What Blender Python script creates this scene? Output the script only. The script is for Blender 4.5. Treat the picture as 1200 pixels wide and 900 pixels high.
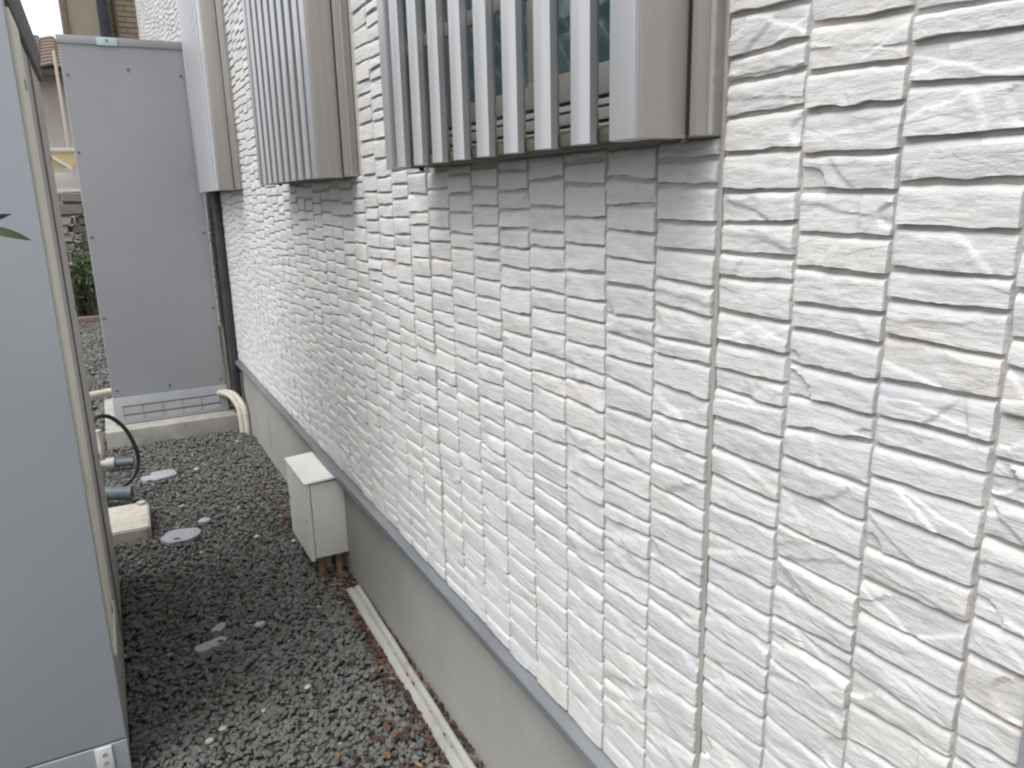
import bpy, bmesh, math, random
import numpy as np
from mathutils import Vector, Matrix

for o in list(bpy.data.objects):
    bpy.data.objects.remove(o)
scene = bpy.context.scene
COL = scene.collection
random.seed(7)
rng = np.random.default_rng(7)

# ------------------------------------------------------------------ camera
FPX = 895.28                       # focal length in pixels of a 1200 x 900 picture
CAMH = 1.35
M = np.array([[0.88336145, -0.13230863, 0.44962983],
              [-0.46810134, -0.20088949, 0.86053736],
              [-0.02353061, -0.97063785, -0.23939187]])   # columns: right, down, forward
cd = bpy.data.cameras.new('camera')
cam = bpy.data.objects.new('camera', cd)
COL.objects.link(cam)
cd.sensor_width = 36.0
cd.lens = FPX / 1200 * 36
cd.clip_start = 0.01
cd.clip_end = 3000
R = Matrix([[M[i][0], -M[i][1], -M[i][2]] for i in range(3)]).to_4x4()
cam.matrix_world = Matrix.Translation((0, 0, CAMH)) @ R
scene.camera = cam

# ------------------------------------------------------------------ sky and sun
SUN_DIR = Vector((-0.45, -0.16, 0.88)).normalized()      # towards the sun
el = math.asin(SUN_DIR.z)
az = math.atan2(SUN_DIR.x, SUN_DIR.y)
world = bpy.data.worlds.new('World')
scene.world = world
world.use_nodes = True
nt = world.node_tree
nt.nodes.clear()
sky = nt.nodes.new('ShaderNodeTexSky')
sky.sky_type = 'NISHITA'
sky.sun_disc = False
sky.sun_elevation = el
sky.sun_rotation = az
sky.air_density = 1.0
sky.dust_density = 6.0
sky.ozone_density = 1.0
hs = nt.nodes.new('ShaderNodeHueSaturation')
hs.inputs['Saturation'].default_value = 0.14
bg = nt.nodes.new('ShaderNodeBackground')
bg.inputs['Strength'].default_value = 0.15
wo = nt.nodes.new('ShaderNodeOutputWorld')
nt.links.new(sky.outputs[0], hs.inputs['Color'])
cl = nt.nodes.new('ShaderNodeMixRGB')          # even cloud cover in front of the clear sky
cl.inputs[0].default_value = 0.62
cl.inputs[2].default_value = (6.3, 6.4, 6.6, 1)
nt.links.new(hs.outputs[0], cl.inputs[1])
nt.links.new(cl.outputs[0], bg.inputs['Color'])
nt.links.new(bg.outputs[0], wo.inputs['Surface'])
sl = bpy.data.lights.new('sun', 'SUN')
sl.energy = 1.25
sl.angle = math.radians(44)
sl.color = (1.0, 0.97, 0.93)
so = bpy.data.objects.new('sun', sl)
COL.objects.link(so)
so.location = SUN_DIR * 30
so.rotation_euler = SUN_DIR.to_track_quat('Z', 'Y').to_euler()

vs = scene.view_settings
vs.view_transform = 'Standard'
vs.look = 'None'
vs.gamma = 1.0
vs.use_curve_mapping = False
vs.exposure = 0.74
scene.render.engine = 'CYCLES'
scene.cycles.filter_width = 2.2


# ------------------------------------------------------------------ pixel helpers (used once, to read sizes off the plan)
def pray(px, py):
    d = np.array([px - 600.0, py - 450.0, FPX])
    return M @ d


def onx(px, py, x):
    d = pray(px, py)
    return d * (x / d[0]) + np.array([0, 0, CAMH])


def proj(P):
    c = M.T @ (np.asarray(P, float) - np.array([0, 0, CAMH]))
    return 600 + FPX * c[0] / c[2], 450 + FPX * c[1] / c[2], c[2]


# ------------------------------------------------------------------ materials
def new_mat(name):
    m = bpy.data.materials.new(name)
    m.use_nodes = True
    n = m.node_tree.nodes
    b = n['Principled BSDF']
    return m, m.node_tree, n, b


def noise_node(t, scale, detail=5, rough=0.55, vec=None, stretch=None):
    n = t.nodes.new('ShaderNodeTexNoise')
    n.inputs['Scale'].default_value = scale
    n.inputs['Detail'].default_value = detail
    n.inputs['Roughness'].default_value = rough
    if vec is None:
        tc = t.nodes.new('ShaderNodeTexCoord')
        vec = tc.outputs['Object']
    if stretch:
        mp = t.nodes.new('ShaderNodeMapping')
        mp.inputs['Scale'].default_value = stretch
        t.links.new(vec, mp.inputs['Vector'])
        vec = mp.outputs[0]
    t.links.new(vec, n.inputs['Vector'])
    return n


def ramp(t, src, stops):
    r = t.nodes.new('ShaderNodeValToRGB')
    e = r.color_ramp.elements
    while len(e) > 1:
        e.remove(e[-1])
    e[0].position = stops[0][0]
    e[0].color = (*stops[0][1], 1)
    for p, c in stops[1:]:
        x = e.new(p)
        x.color = (*c, 1)
    t.links.new(src, r.inputs[0])
    return r


def bump(t, src, b, strength, dist, normal=None):
    n = t.nodes.new('ShaderNodeBump')
    n.inputs['Strength'].default_value = strength
    n.inputs['Distance'].default_value = dist
    t.links.new(src, n.inputs['Height'])
    if normal:
        t.links.new(normal, n.inputs['Normal'])
    if b:
        t.links.new(n.outputs[0], b.inputs['Normal'])
    return n


def simple(name, c1, c2, scale=8, rough=0.5, bumpd=0.0, bscale=60, metal=0.0, detail=5, stretch=None, lo=0.35, hi=0.65, rvar=0.0):
    m, t, n, b = new_mat(name)
    geo = n.new('ShaderNodeNewGeometry')
    nz = noise_node(t, scale, detail, vec=geo.outputs['Position'], stretch=stretch)
    r = ramp(t, nz.outputs['Fac'], [(lo, c1), (hi, c2)])
    t.links.new(r.outputs[0], b.inputs['Base Color'])
    b.inputs['Roughness'].default_value = rough
    b.inputs['Metallic'].default_value = metal
    if rvar:
        mr = n.new('ShaderNodeMapRange')
        mr.inputs[3].default_value = rough - rvar
        mr.inputs[4].default_value = rough + rvar
        t.links.new(nz.outputs['Fac'], mr.inputs[0])
        t.links.new(mr.outputs[0], b.inputs['Roughness'])
    if bumpd:
        nb = noise_node(t, bscale, 6, 0.6, vec=geo.outputs['Position'])
        bump(t, nb.outputs['Fac'], b, 1.0, bumpd)
    return m


def stone_material():
    m, t, n, b = new_mat('painted_split_stone')
    geo = n.new('ShaderNodeNewGeometry')
    pos = geo.outputs['Position']
    at = n.new('ShaderNodeAttribute')
    at.attribute_name = 'tint'
    base = ramp(t, at.outputs['Fac'], [(0.0, (0.545, 0.55, 0.565)), (0.5, (0.59, 0.592, 0.592)), (1.0, (0.615, 0.605, 0.585))])
    n1 = noise_node(t, 15, 6, 0.62, vec=pos, stretch=(1, 0.7, 1.7))
    r1 = ramp(t, n1.outputs['Fac'], [(0.34, (0.86, 0.875, 0.90)), (0.47, (1, 1, 1)), (0.58, (1, 1, 1)), (0.66, (0.93, 0.90, 0.835))])
    mx = n.new('ShaderNodeMixRGB')
    mx.blend_type = 'MULTIPLY'
    mx.inputs[0].default_value = 0.8
    t.links.new(base.outputs[0], mx.inputs[1])
    t.links.new(r1.outputs[0], mx.inputs[2])
    n2 = noise_node(t, 260, 3, 0.6, vec=pos)
    r2 = ramp(t, n2.outputs['Fac'], [(0.35, (0.93, 0.93, 0.93)), (0.6, (1, 1, 1))])
    mx2 = n.new('ShaderNodeMixRGB')
    mx2.blend_type = 'MULTIPLY'
    mx2.inputs[0].default_value = 0.6
    t.links.new(mx.outputs[0], mx2.inputs[1])
    t.links.new(r2.outputs[0], mx2.inputs[2])
    t.links.new(mx2.outputs[0], b.inputs['Base Color'])
    b.inputs['Roughness'].default_value = 0.55
    # fine split grain, running roughly along the stone
    g1 = noise_node(t, 90, 6, 0.62, vec=pos, stretch=(1, 0.35, 1.5))
    b0 = bump(t, g1.outputs['Fac'], None, 0.55, 0.004)
    # split ledges: narrow steps across the grain
    g3 = noise_node(t, 11, 1.6, 0.5, vec=pos, stretch=(1, 0.5, 1.9))
    r3 = ramp(t, g3.outputs['Fac'], [(0.405, (0, 0, 0)), (0.412, (0.35, 0.35, 0.35)), (0.585, (0.42, 0.42, 0.42)), (0.592, (0.8, 0.8, 0.8)), (0.66, (0.85, 0.85, 0.85)), (0.666, (1, 1, 1))])
    b1 = bump(t, r3.outputs[0], None, 0.38, 0.003, b0.outputs[0])
    g2 = noise_node(t, 420, 3, 0.55, vec=pos)
    bump(t, g2.outputs['Fac'], b, 0.35, 0.0012, b1.outputs[0])
    return m


def attr_material(name, attr='tint', rough=0.85, stops=None, bumpd=0.0, bscale=200):
    m, t, n, b = new_mat(name)
    at = n.new('ShaderNodeAttribute')
    at.attribute_name = attr
    r = ramp(t, at.outputs['Fac'], stops)
    geo = n.new('ShaderNodeNewGeometry')
    nz = noise_node(t, bscale, 4, 0.6, vec=geo.outputs['Position'])
    r2 = ramp(t, nz.outputs['Fac'], [(0.3, (0.7, 0.7, 0.7)), (0.65, (1.1, 1.1, 1.1))])
    mx = n.new('ShaderNodeMixRGB')
    mx.blend_type = 'MULTIPLY'
    mx.inputs[0].default_value = 0.7
    t.links.new(r.outputs[0], mx.inputs[1])
    t.links.new(r2.outputs[0], mx.inputs[2])
    t.links.new(mx.outputs[0], b.inputs['Base Color'])
    b.inputs['Roughness'].default_value = rough
    if bumpd:
        bump(t, nz.outputs['Fac'], b, 0.8, bumpd)
    return m


def dirty_white(name, c1, c2, dirt, scale, thr, rough=0.55, bumpd=0.0, stretch=None):
    """light plastic or concrete with blotches of dirt"""
    m, t, n, b = new_mat(name)
    geo = n.new('ShaderNodeNewGeometry')
    nz = noise_node(t, scale, 7, 0.65, vec=geo.outputs['Position'], stretch=stretch)
    r = ramp(t, nz.outputs['Fac'], [(thr - 0.12, dirt), (thr, c1), (thr + 0.25, c2)])
    t.links.new(r.outputs[0], b.inputs['Base Color'])
    b.inputs['Roughness'].default_value = rough
    if bumpd:
        nb = noise_node(t, 120, 6, 0.6, vec=geo.outputs['Position'])
        bump(t, nb.outputs['Fac'], b, 1.0, bumpd)
    return m


def glass_material():
    m, t, n, b = new_mat('wired_glass')
    geo = n.new('ShaderNodeNewGeometry')
    mp = n.new('ShaderNodeMapping')
    mp.inputs['Rotation'].default_value = (math.radians(45), 0, 0)
    t.links.new(geo.outputs['Position'], mp.inputs['Vector'])
    w = n.new('ShaderNodeTexWave')
    w.bands_direction = 'Y'
    w.inputs['Scale'].default_value = 7
    w.inputs['Distortion'].default_value = 6.0
    t.links.new(mp.outputs[0], w.inputs['Vector'])
    r = ramp(t, w.outputs['Fac'], [(0.0, (0.055, 0.105, 0.11)), (0.95, (0.075, 0.13, 0.135)), (0.99, (0.14, 0.20, 0.20))])
    t.links.new(r.outputs[0], b.inputs['Base Color'])
    b.inputs['Roughness'].default_value = 0.12
    b.inputs['Coat Weight'].default_value = 0.3
    nb = noise_node(t, 50, 3, 0.5, vec=geo.outputs['Position'])
    bump(t, nb.outputs['Fac'], b, 0.3, 0.002)
    return m


MAT = {
    'stone': stone_material(),
    'grout': simple('siding_joint', (0.40, 0.375, 0.345), (0.50, 0.475, 0.44), 30, 0.8, 0.0015, 250),
    'sealant': simple('joint_sealant', (0.33, 0.315, 0.29), (0.40, 0.38, 0.35), 14, 0.7, 0.0006, 120),
    'trim_blue': simple('grey_edge_trim', (0.28, 0.29, 0.33), (0.34, 0.35, 0.39), 12, 0.45),
    'foundation': simple('foundation_render', (0.255, 0.25, 0.235), (0.33, 0.322, 0.302), 2.6, 0.75, 0.0011, 220, detail=8, lo=0.3, hi=0.7),
    'flashing': simple('flashing_metal', (0.135, 0.145, 0.16), (0.20, 0.21, 0.225), 9, 0.38, 0.0003, 40, metal=0.25, stretch=(1, 0.3, 1)),
    'alu': simple('anodised_aluminium', (0.42, 0.43, 0.445), (0.47, 0.48, 0.495), 5, 0.34, 0.0, metal=0.35, stretch=(1, 1, 0.15)),
    'alu_warm': simple('stainless_tone_aluminium', (0.37, 0.345, 0.32), (0.41, 0.385, 0.36), 60, 0.40, 0.0, metal=0.35, stretch=(1, 1, 0.01)),
    'alu_dark': simple('dark_bronze_frame', (0.17, 0.16, 0.15), (0.22, 0.205, 0.19), 20, 0.45, 0.0, metal=0.3),  # dark bronze tone for the top rails and the cabinet seam
    'dark_olive': simple('dark_olive_underside', (0.05, 0.047, 0.032), (0.11, 0.10, 0.075), 14, 0.8, 0.001, 80),  # dark olive tone for bottom rails, drip plates and clips
    'rubber': simple('black_gasket', (0.012, 0.012, 0.013), (0.02, 0.02, 0.02), 20, 0.6),
    'glass': glass_material(),
    'tank': simple('grey_painted_steel', (0.315, 0.325, 0.345), (0.345, 0.355, 0.375), 1.6, 0.42, 0.00025, 18, metal=0.15, rvar=0.05),
    'tank_near': simple('pale_grey_painted_steel', (0.345, 0.37, 0.41), (0.375, 0.40, 0.44), 1.3, 0.45, 0.00025, 14, metal=0.15, rvar=0.05),
    'tank_side': simple('beige_grey_painted_steel', (0.41, 0.395, 0.37), (0.45, 0.435, 0.41), 3, 0.5, 0.0003, 14),
    'tank_cover': simple('light_grey_cover', (0.37, 0.39, 0.42), (0.41, 0.43, 0.455), 4, 0.45),
    'lid_dark': simple('dark_brown_cap', (0.035, 0.03, 0.035), (0.06, 0.052, 0.055), 10, 0.5),
    'rust': simple('rust_streak', (0.10, 0.045, 0.025), (0.16, 0.09, 0.06), 40, 0.85),
    'cream': dirty_white('cream_plastic', (0.48, 0.455, 0.375), (0.54, 0.515, 0.43), (0.33, 0.305, 0.24), 9, 0.38, 0.5),
    'cream_cover': dirty_white('pale_cream_cover', (0.74, 0.71, 0.60), (0.79, 0.76, 0.66), (0.58, 0.54, 0.43), 6, 0.36, 0.5),
    'cream_box': dirty_white('ivory_painted_box', (0.70, 0.70, 0.66), (0.75, 0.75, 0.71), (0.42, 0.40, 0.34), 16, 0.31, 0.42),
    'duct': dirty_white('weathered_duct', (0.30, 0.305, 0.27), (0.37, 0.375, 0.335), (0.14, 0.13, 0.09), 14, 0.43, 0.6, 0.0006, (1, 0.4, 1)),
    'slab': dirty_white('base_concrete', (0.29, 0.285, 0.26), (0.38, 0.37, 0.335), (0.19, 0.185, 0.16), 7, 0.42, 0.85, 0.002),
    'block': dirty_white('rough_concrete_block', (0.46, 0.435, 0.37), (0.55, 0.53, 0.47), (0.30, 0.275, 0.22), 22, 0.42, 0.9, 0.004),
    'pipe_dark': simple('dark_downpipe', (0.030, 0.030, 0.036), (0.05, 0.05, 0.058), 10, 0.42),
    'cable': simple('black_cable_sheath', (0.012, 0.012, 0.013), (0.022, 0.022, 0.023), 30, 0.45),
    'hose': simple('slate_blue_hose', (0.085, 0.11, 0.125), (0.115, 0.145, 0.16), 30, 0.5),
    'copper': simple('tape_wrapped_conduit', (0.20, 0.115, 0.045), (0.34, 0.22, 0.11), 45, 0.6, 0.001, 150),
    'pvc': simple('pale_conduit', (0.36, 0.36, 0.32), (0.44, 0.44, 0.40), 20, 0.5),
    'soil': simple('soil', (0.05, 0.046, 0.04), (0.085, 0.078, 0.07), 14, 0.95, 0.01, 60),
    'patch': simple('pale_grey_patch', (0.27, 0.285, 0.31), (0.33, 0.345, 0.37), 12, 0.55, 0.002, 40),  # pale bluish grey of the flat patches on the gravel
    'pebble': simple('white_pebble', (0.34, 0.33, 0.31), (0.48, 0.47, 0.44), 40, 0.7),
    'sticker': simple('pale_teal_sticker', (0.46, 0.58, 0.58), (0.52, 0.63, 0.63), 40, 0.4),
    'sticker_mark': simple('sticker_print', (0.14, 0.24, 0.28), (0.16, 0.27, 0.30), 40, 0.5),
    'plate': simple('white_plate', (0.62, 0.63, 0.63), (0.68, 0.69, 0.69), 20, 0.4),
    'plate_mark': simple('plate_recess', (0.30, 0.28, 0.22), (0.36, 0.34, 0.28), 20, 0.5),
    'leaf': simple('olive_leaf', (0.045, 0.075, 0.035), (0.07, 0.11, 0.05), 60, 0.5),
    'twig': simple('twig_bark', (0.09, 0.07, 0.045), (0.14, 0.11, 0.07), 50, 0.8),
    'beige': simple('beige_house_render', (0.30, 0.27, 0.21), (0.34, 0.31, 0.24), 4, 0.85, 0.002, 60),
    'white_render': simple('pale_house_render', (0.50, 0.47, 0.44), (0.56, 0.53, 0.50), 3, 0.85, 0.002, 60),
    'brown_trim': simple('brown_trim', (0.15, 0.115, 0.095), (0.19, 0.15, 0.125), 20, 0.6),
    'navy_trim': simple('dark_navy_post', (0.018, 0.022, 0.032), (0.03, 0.034, 0.045), 20, 0.5),
    'cream_brick': attr_material('cream_brick', stops=[(0, (0.46, 0.38, 0.27)), (1, (0.60, 0.51, 0.38))], bumpd=0.002),
    'cream_post': simple('cream_corner_post', (0.55, 0.53, 0.48), (0.60, 0.58, 0.53), 10, 0.6),
    'pink_post': simple('pinkish_timber', (0.50, 0.42, 0.36), (0.58, 0.50, 0.43), 8, 0.7, stretch=(6, 6, 0.3)),
    'rooftile': attr_material('brown_roof_tile', stops=[(0, (0.10, 0.075, 0.06)), (1, (0.18, 0.135, 0.105))], bumpd=0.003),
    'gutter': simple('grey_gutter', (0.09, 0.085, 0.08), (0.12, 0.115, 0.105), 20, 0.6),
    'fence': simple('pale_yellow_timber', (0.52, 0.43, 0.22), (0.62, 0.53, 0.30), 8, 0.7, stretch=(0.5, 6, 6)),
    'fence_white': simple('white_painted_rail', (0.62, 0.61, 0.57), (0.68, 0.67, 0.63), 10, 0.6),
    'gardenstone': attr_material('garden_stone', stops=[(0, (0.10, 0.09, 0.075)), (0.5, (0.20, 0.185, 0.16)), (1, (0.36, 0.33, 0.29))], bumpd=0.006, bscale=40),
    'gravel': attr_material('crushed_grey_gravel', stops=[(0, (0.10, 0.096, 0.082)), (0.2, (0.115, 0.116, 0.108)), (0.4, (0.115, 0.121, 0.125)), (0.55, (0.14, 0.133, 0.114)), (0.75, (0.158, 0.161, 0.155)), (0.90, (0.19, 0.18, 0.16)), (0.94, (0.19, 0.12, 0.08)), (1, (0.40, 0.39, 0.36))], bumpd=0.0015),
    'litter': attr_material('dead_leaf', stops=[(0, (0.035, 0.02, 0.014)), (0.55, (0.085, 0.045, 0.026)), (0.85, (0.14, 0.075, 0.04)), (1, (0.26, 0.17, 0.10))]),
    'foliage': attr_material('shrub_leaf', rough=0.5, stops=[(0, (0.035, 0.075, 0.022)), (0.6, (0.075, 0.14, 0.045)), (1, (0.14, 0.21, 0.08))]),
    'screw': simple('screw_head', (0.10, 0.10, 0.105), (0.16, 0.16, 0.165), 60, 0.4, metal=0.6),
}


# ------------------------------------------------------------------ object helpers
def tag(o, label=None, cat=None, group=None, kind=None):
    if label:
        o['label'] = label
    if cat:
        o['category'] = cat
    if group:
        o['group'] = group
    if kind:
        o['kind'] = kind
    return o


def empty(name, loc=(0, 0, 0)):
    e = bpy.data.objects.new(name, None)
    e.empty_display_size = 0.1
    COL.objects.link(e)
    e.location = loc
    return e


def wloc(o):
    p = Vector((0, 0, 0))
    while o is not None:
        p += o.location
        o = o.parent
    return p


def link_mesh(name, me, mat, parent=None, origin=None):
    """me holds world coordinates; origin (world) becomes the object's location"""
    o = bpy.data.objects.new(name, me)
    COL.objects.link(o)
    base = wloc(parent) if parent else Vector((0, 0, 0))
    og = Vector(origin) if origin is not None else base
    if mat is not None and not me.materials:
        me.materials.append(mat if not isinstance(mat, str) else MAT[mat])
    if og.length > 0:
        me.transform(Matrix.Translation(-og))
    o.parent = parent
    o.location = og - base
    return o


class MB:
    def __init__(self):
        self.bm = bmesh.new()

    def box(self, x0, x1, y0, y1, z0, z1, bev=0.0, seg=2):
        m = Matrix.Translation(((x0 + x1) / 2, (y0 + y1) / 2, (z0 + z1) / 2)) @ Matrix.Diagonal((x1 - x0, y1 - y0, z1 - z0, 1))
        t = bmesh.new()
        bmesh.ops.create_cube(t, size=1, matrix=m)
        if bev:
            bmesh.ops.bevel(t, geom=t.edges[:], offset=bev, segments=seg, profile=0.6, affect='EDGES')
        self.add(t)
        return self

    def add(self, t):
        me = bpy.data.meshes.new('tmp')
        t.to_mesh(me)
        t.free()
        self.bm.from_mesh(me)
        bpy.data.meshes.remove(me)

    def poly(self, pts2, axis, a0, a1, bev=0.0):
        """extrude a 2-d outline along an axis; pts2 are the other two coords in xyz order"""
        def mk(p, a):
            return {'x': (a, p[0], p[1]), 'y': (p[0], a, p[1]), 'z': (p[0], p[1], a)}[axis]
        t = bmesh.new()
        v0 = [t.verts.new(mk(p, a0)) for p in pts2]
        v1 = [t.verts.new(mk(p, a1)) for p in pts2]
        t.faces.new(v0)
        t.faces.new(v1[::-1])
        n = len(pts2)
        for i in range(n):
            t.faces.new((v0[i], v1[i], v1[(i + 1) % n], v0[(i + 1) % n]))
        bmesh.ops.recalc_face_normals(t, faces=t.faces[:])
        if bev:
            bmesh.ops.bevel(t, geom=[e for e in t.edges if len(e.link_faces) == 2 and e.calc_face_angle(0) > 0.5], offset=bev, segments=2, affect='EDGES')
        self.add(t)
        return self

    def tube(self, pts, r, seg=12, caps=True):
        pts = [Vector(p) for p in pts]
        rs = r if isinstance(r, (list, tuple)) else [r] * len(pts)
        t = bmesh.new()
        rings = []
        up = None
        for i, p in enumerate(pts):
            d = (pts[min(i + 1, len(pts) - 1)] - pts[max(i - 1, 0)]).normalized()
            if up is None:
                up = d.orthogonal().normalized()
            up = (up - d * up.dot(d)).normalized()
            s = d.cross(up)
            rings.append([t.verts.new(p + (up * math.cos(2 * math.pi * k / seg) + s * math.sin(2 * math.pi * k / seg)) * rs[i]) for k in range(seg)])
        for a, b in zip(rings, rings[1:]):
            for k in range(seg):
                t.faces.new((a[k], a[(k + 1) % seg], b[(k + 1) % seg], b[k]))
        if caps:
            t.faces.new(rings[0][::-1])
            t.faces.new(rings[-1])
        bmesh.ops.recalc_face_normals(t, faces=t.faces[:])
        self.add(t)
        return self

    def build(self, name, mat, parent=None, smooth=True, origin=None, angle=35):
        me = bpy.data.meshes.new(name)
        self.bm.to_mesh(me)
        self.bm.free()
        if smooth:
            me.polygons.foreach_set('use_smooth', [True] * len(me.polygons))
            me.set_sharp_from_angle(angle=math.radians(angle))
        return link_mesh(name, me, mat, parent, origin)


def spline(pts, n=8):
    """Catmull-Rom through pts"""
    P = [Vector(p) for p in pts]
    P = [P[0] * 2 - P[1]] + P + [P[-1] * 2 - P[-2]]
    out = []
    for i in range(1, len(P) - 2):
        for k in range(n):
            t = k / n
            out.append(0.5 * ((2 * P[i]) + (P[i + 1] - P[i - 1]) * t + (2 * P[i - 1] - 5 * P[i] + 4 * P[i + 1] - P[i + 2]) * t * t + (-P[i - 1] + 3 * P[i] - 3 * P[i + 1] + P[i + 2]) * t ** 3))
    out.append(P[-2])
    return out


# value noise in numpy
TAB = rng.random((256, 256))


def vnoise(x, y):
    xi = np.floor(x).astype(int)
    yi = np.floor(y).astype(int)
    fx = x - xi
    fy = y - yi
    fx = fx * fx * (3 - 2 * fx)
    fy = fy * fy * (3 - 2 * fy)
    a = TAB[xi & 255, yi & 255]
    b = TAB[(xi + 1) & 255, yi & 255]
    c = TAB[xi & 255, (yi + 1) & 255]
    d = TAB[(xi + 1) & 255, (yi + 1) & 255]
    return (a * (1 - fx) + b * fx) * (1 - fy) + (c * (1 - fx) + d * fx) * fy - 0.5


def fbm(x, y, o=4):
    s = 0
    a = 1.0
    for k in range(o):
        s = s + a * vnoise(x * 2 ** k + 17.3 * k, y * 2 ** k + 9.1 * k)
        a *= 0.5
    return s


def mesh_np(name, co, quads, attr=None, flat=False, sharp=None):
    me = bpy.data.meshes.new(name)
    co = np.asarray(co, np.float32)
    quads = np.asarray(quads, np.int32)
    k = quads.shape[1]
    me.vertices.add(len(co))
    me.vertices.foreach_set('co', co.ravel())
    me.loops.add(quads.size)
    me.loops.foreach_set('vertex_index', quads.ravel())
    me.polygons.add(len(quads))
    me.polygons.foreach_set('loop_start', np.arange(0, quads.size, k, dtype=np.int32))
    me.update(calc_edges=True)
    if attr is not None:
        a = me.attributes.new('tint', 'FLOAT', 'POINT')
        a.data.foreach_set('value', np.asarray(attr, np.float32))
    me.polygons.foreach_set('use_smooth', np.full(len(quads), not flat))
    if sharp and not flat:
        me.set_sharp_from_angle(angle=math.radians(sharp))
    return me


# ------------------------------------------------------------------ ground
def build_ground():
    g = MB()
    S = 600
    g.box(-S, S, -S, S, -0.6, -0.012)
    tag(g.build('ground', 'soil', smooth=False), kind='structure')


build_ground()

# ------------------------------------------------------------------ the house wall
XG = 0.6415        # face of the siding joints
XS = 0.632         # mean face of the stones
XF = 0.650         # foundation face
ZB = 0.432         # bottom of the siding
WALL_Y0, WALL_Y1 = -2.2, 9.2
WINDOWS = [(0.735, 1.555), (2.13, 2.95), (4.02, 4.84)]
WZ0, WZ1 = 1.412, 2.42
house = empty('house', (XF, 2.5, 0))
tag(house, 'white house wall of split stone cladding standing on a low grey foundation', 'house')

wb = MB()
DEEP = 0.14


def wallbox(y0, y1, z0, z1):
    wb.box(XG, XG + DEEP, y0, y1, z0, z1)


wallbox(WALL_Y0, WALL_Y1, ZB, WZ0)
wallbox(WALL_Y0, WALL_Y1, WZ1, 5.6)
ys = [WALL_Y0]
for a, b in WINDOWS:
    ys += [a, b]
ys.append(WALL_Y1)
for i in range(0, len(ys), 2):
    wallbox(ys[i], ys[i + 1], WZ0, WZ1)
wall = wb.build('wall', 'grout', house, smooth=False)
# hidden body of the house, closes the rooms behind the windows
rb = MB()
rb.box(XG + DEEP + 0.35, 5.0, WALL_Y0, WALL_Y1, 0.0, 5.6)
rb.build('inner_wall', 'lid_dark', house, smooth=False)
rf = MB()
rf.box(0.25, 5.3, WALL_Y0 - 0.3, WALL_Y1 + 0.3, 5.6, 5.75, 0.01)
rf.build('roof', 'brown_trim', house)
fb = MB()
fb.box(XF, XF + 0.2, WALL_Y0, WALL_Y1, -0.2, ZB - 0.02)
fb.build('foundation', 'foundation', house, smooth=False)
fl = MB()
fl.poly([(0.668, 0.452), (0.640, 0.440), (0.6395, 0.431), (0.626, 0.428), (0.615, 0.420), (0.613, 0.404), (0.6155, 0.403), (0.6185, 0.414), (0.6285, 0.4175), (0.649, 0.4185), (0.668, 0.4185)], 'y', WALL_Y0, WALL_Y1)
fl.build('flashing', 'flashing', house, angle=25)
# thin joint lines where the render of the foundation was cast in sections
for yy in (4.02, -0.4):
    j = MB()
    j.box(XF - 0.0012, XF + 0.01, yy, yy + 0.004, -0.1, ZB - 0.03)
    j.build('foundation_joint', 'slab', house, smooth=False)

# sealant joints and the grey edge trim
SEALS = [(0.6870, 0.6945), (1.5895, 1.5965)]
for a, b in SEALS:
    s = MB()
    s.box(XG - 0.0035, XG + 0.01, a, b, ZB + 0.002, 3.2, 0.001)
    s.build('sealant_joint', 'sealant', wall)
TRIM_Y = 0.2945
s = MB()
s.box(XG - 0.012, XG + 0.01, TRIM_Y - 0.021, TRIM_Y, ZB + 0.002, 3.2, 0.002)
s.build('edge_trim', 'trim_blue', wall)
s = MB()
s.box(XG - 0.02, XG + 0.12, WALL_Y1 - 0.002, WALL_Y1 + 0.06, ZB, 5.5, 0.004)
s.build('corner_post', 'cream_post', wall)


# rows of joints read off the plan of the five nearest columns: (left, right)
ROWS = {
    'A': [(16, -3), (67, 42), (96, 77), (137, 121), (178, 171), (222, 220), (260, 258), (293, 301), (322, 330), (362, 377), (398, 414), (428, 449), (452, 477), (487, 512), (521, 552), (553, 589), (587, 622), (619, 656), (650, 691), (679, 723), (707, 754), (735, 785), (766, 815), (793, 844), (822, 877), (853, 910), (880, 940)],
    'B': [(28, 7), (82, 67), (129, 115), (179, 175), (221, 222), (271, 278), (311, 323), (353, 367), (382, 402), (422, 447), (460, 486), (498, 518), (530, 570), (567, 611), (610, 657), (648, 698), (683, 738), (718, 768), (738, 798), (767, 832), (808, 869), (835, 910), (874, 950)],
    'C': [(12, -18), (49, 22), (97, 85), (162, 148), (213, 209), (262, 269), (312, 324), (347, 364), (390, 417), (443, 469), (482, 520), (517, 555), (553, 597), (592, 645), (638, 690), (676, 732), (712, 777), (752, 819), (782, 860), (820, 890), (862, 935)],
    'E': [(188, 183), (216, 217), (258, 261), (289, 297), (323, 336), (354, 371), (391, 405), (410, 429), (446, 469), (481, 501), (510, 537), (539, 566), (565, 599), (595, 625), (625, 657), (652, 689), (682, 716), (700, 742), (730, 773), (759, 802), (783, 830), (807, 857), (840, 885), (864, 915)],
    'F': [(207, 209), (239, 240), (267, 274), (298, 307), (331, 339), (365, 375), (387, 406), (415, 430), (439, 463), (475, 493), (507, 528), (532, 556), (560, 588), (586, 612), (603, 630), (627, 656), (656, 683), (679, 712), (703, 739), (722, 759), (745, 783), (768, 808), (792, 832), (811, 851), (831, 880), (859, 910)],
    'D': [338, 394, 428, 482, 533, 579, 625, 672, 718, 760, 814, 856, 884],
}
COLY = {'A': (0.5755, 0.6870), 'B': (0.4645, 0.5755), 'C': (0.352, 0.4645), 'D': (TRIM_Y, 0.352), 'E': (0.6945, 0.806), 'F': (0.806, 0.919)}


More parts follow.
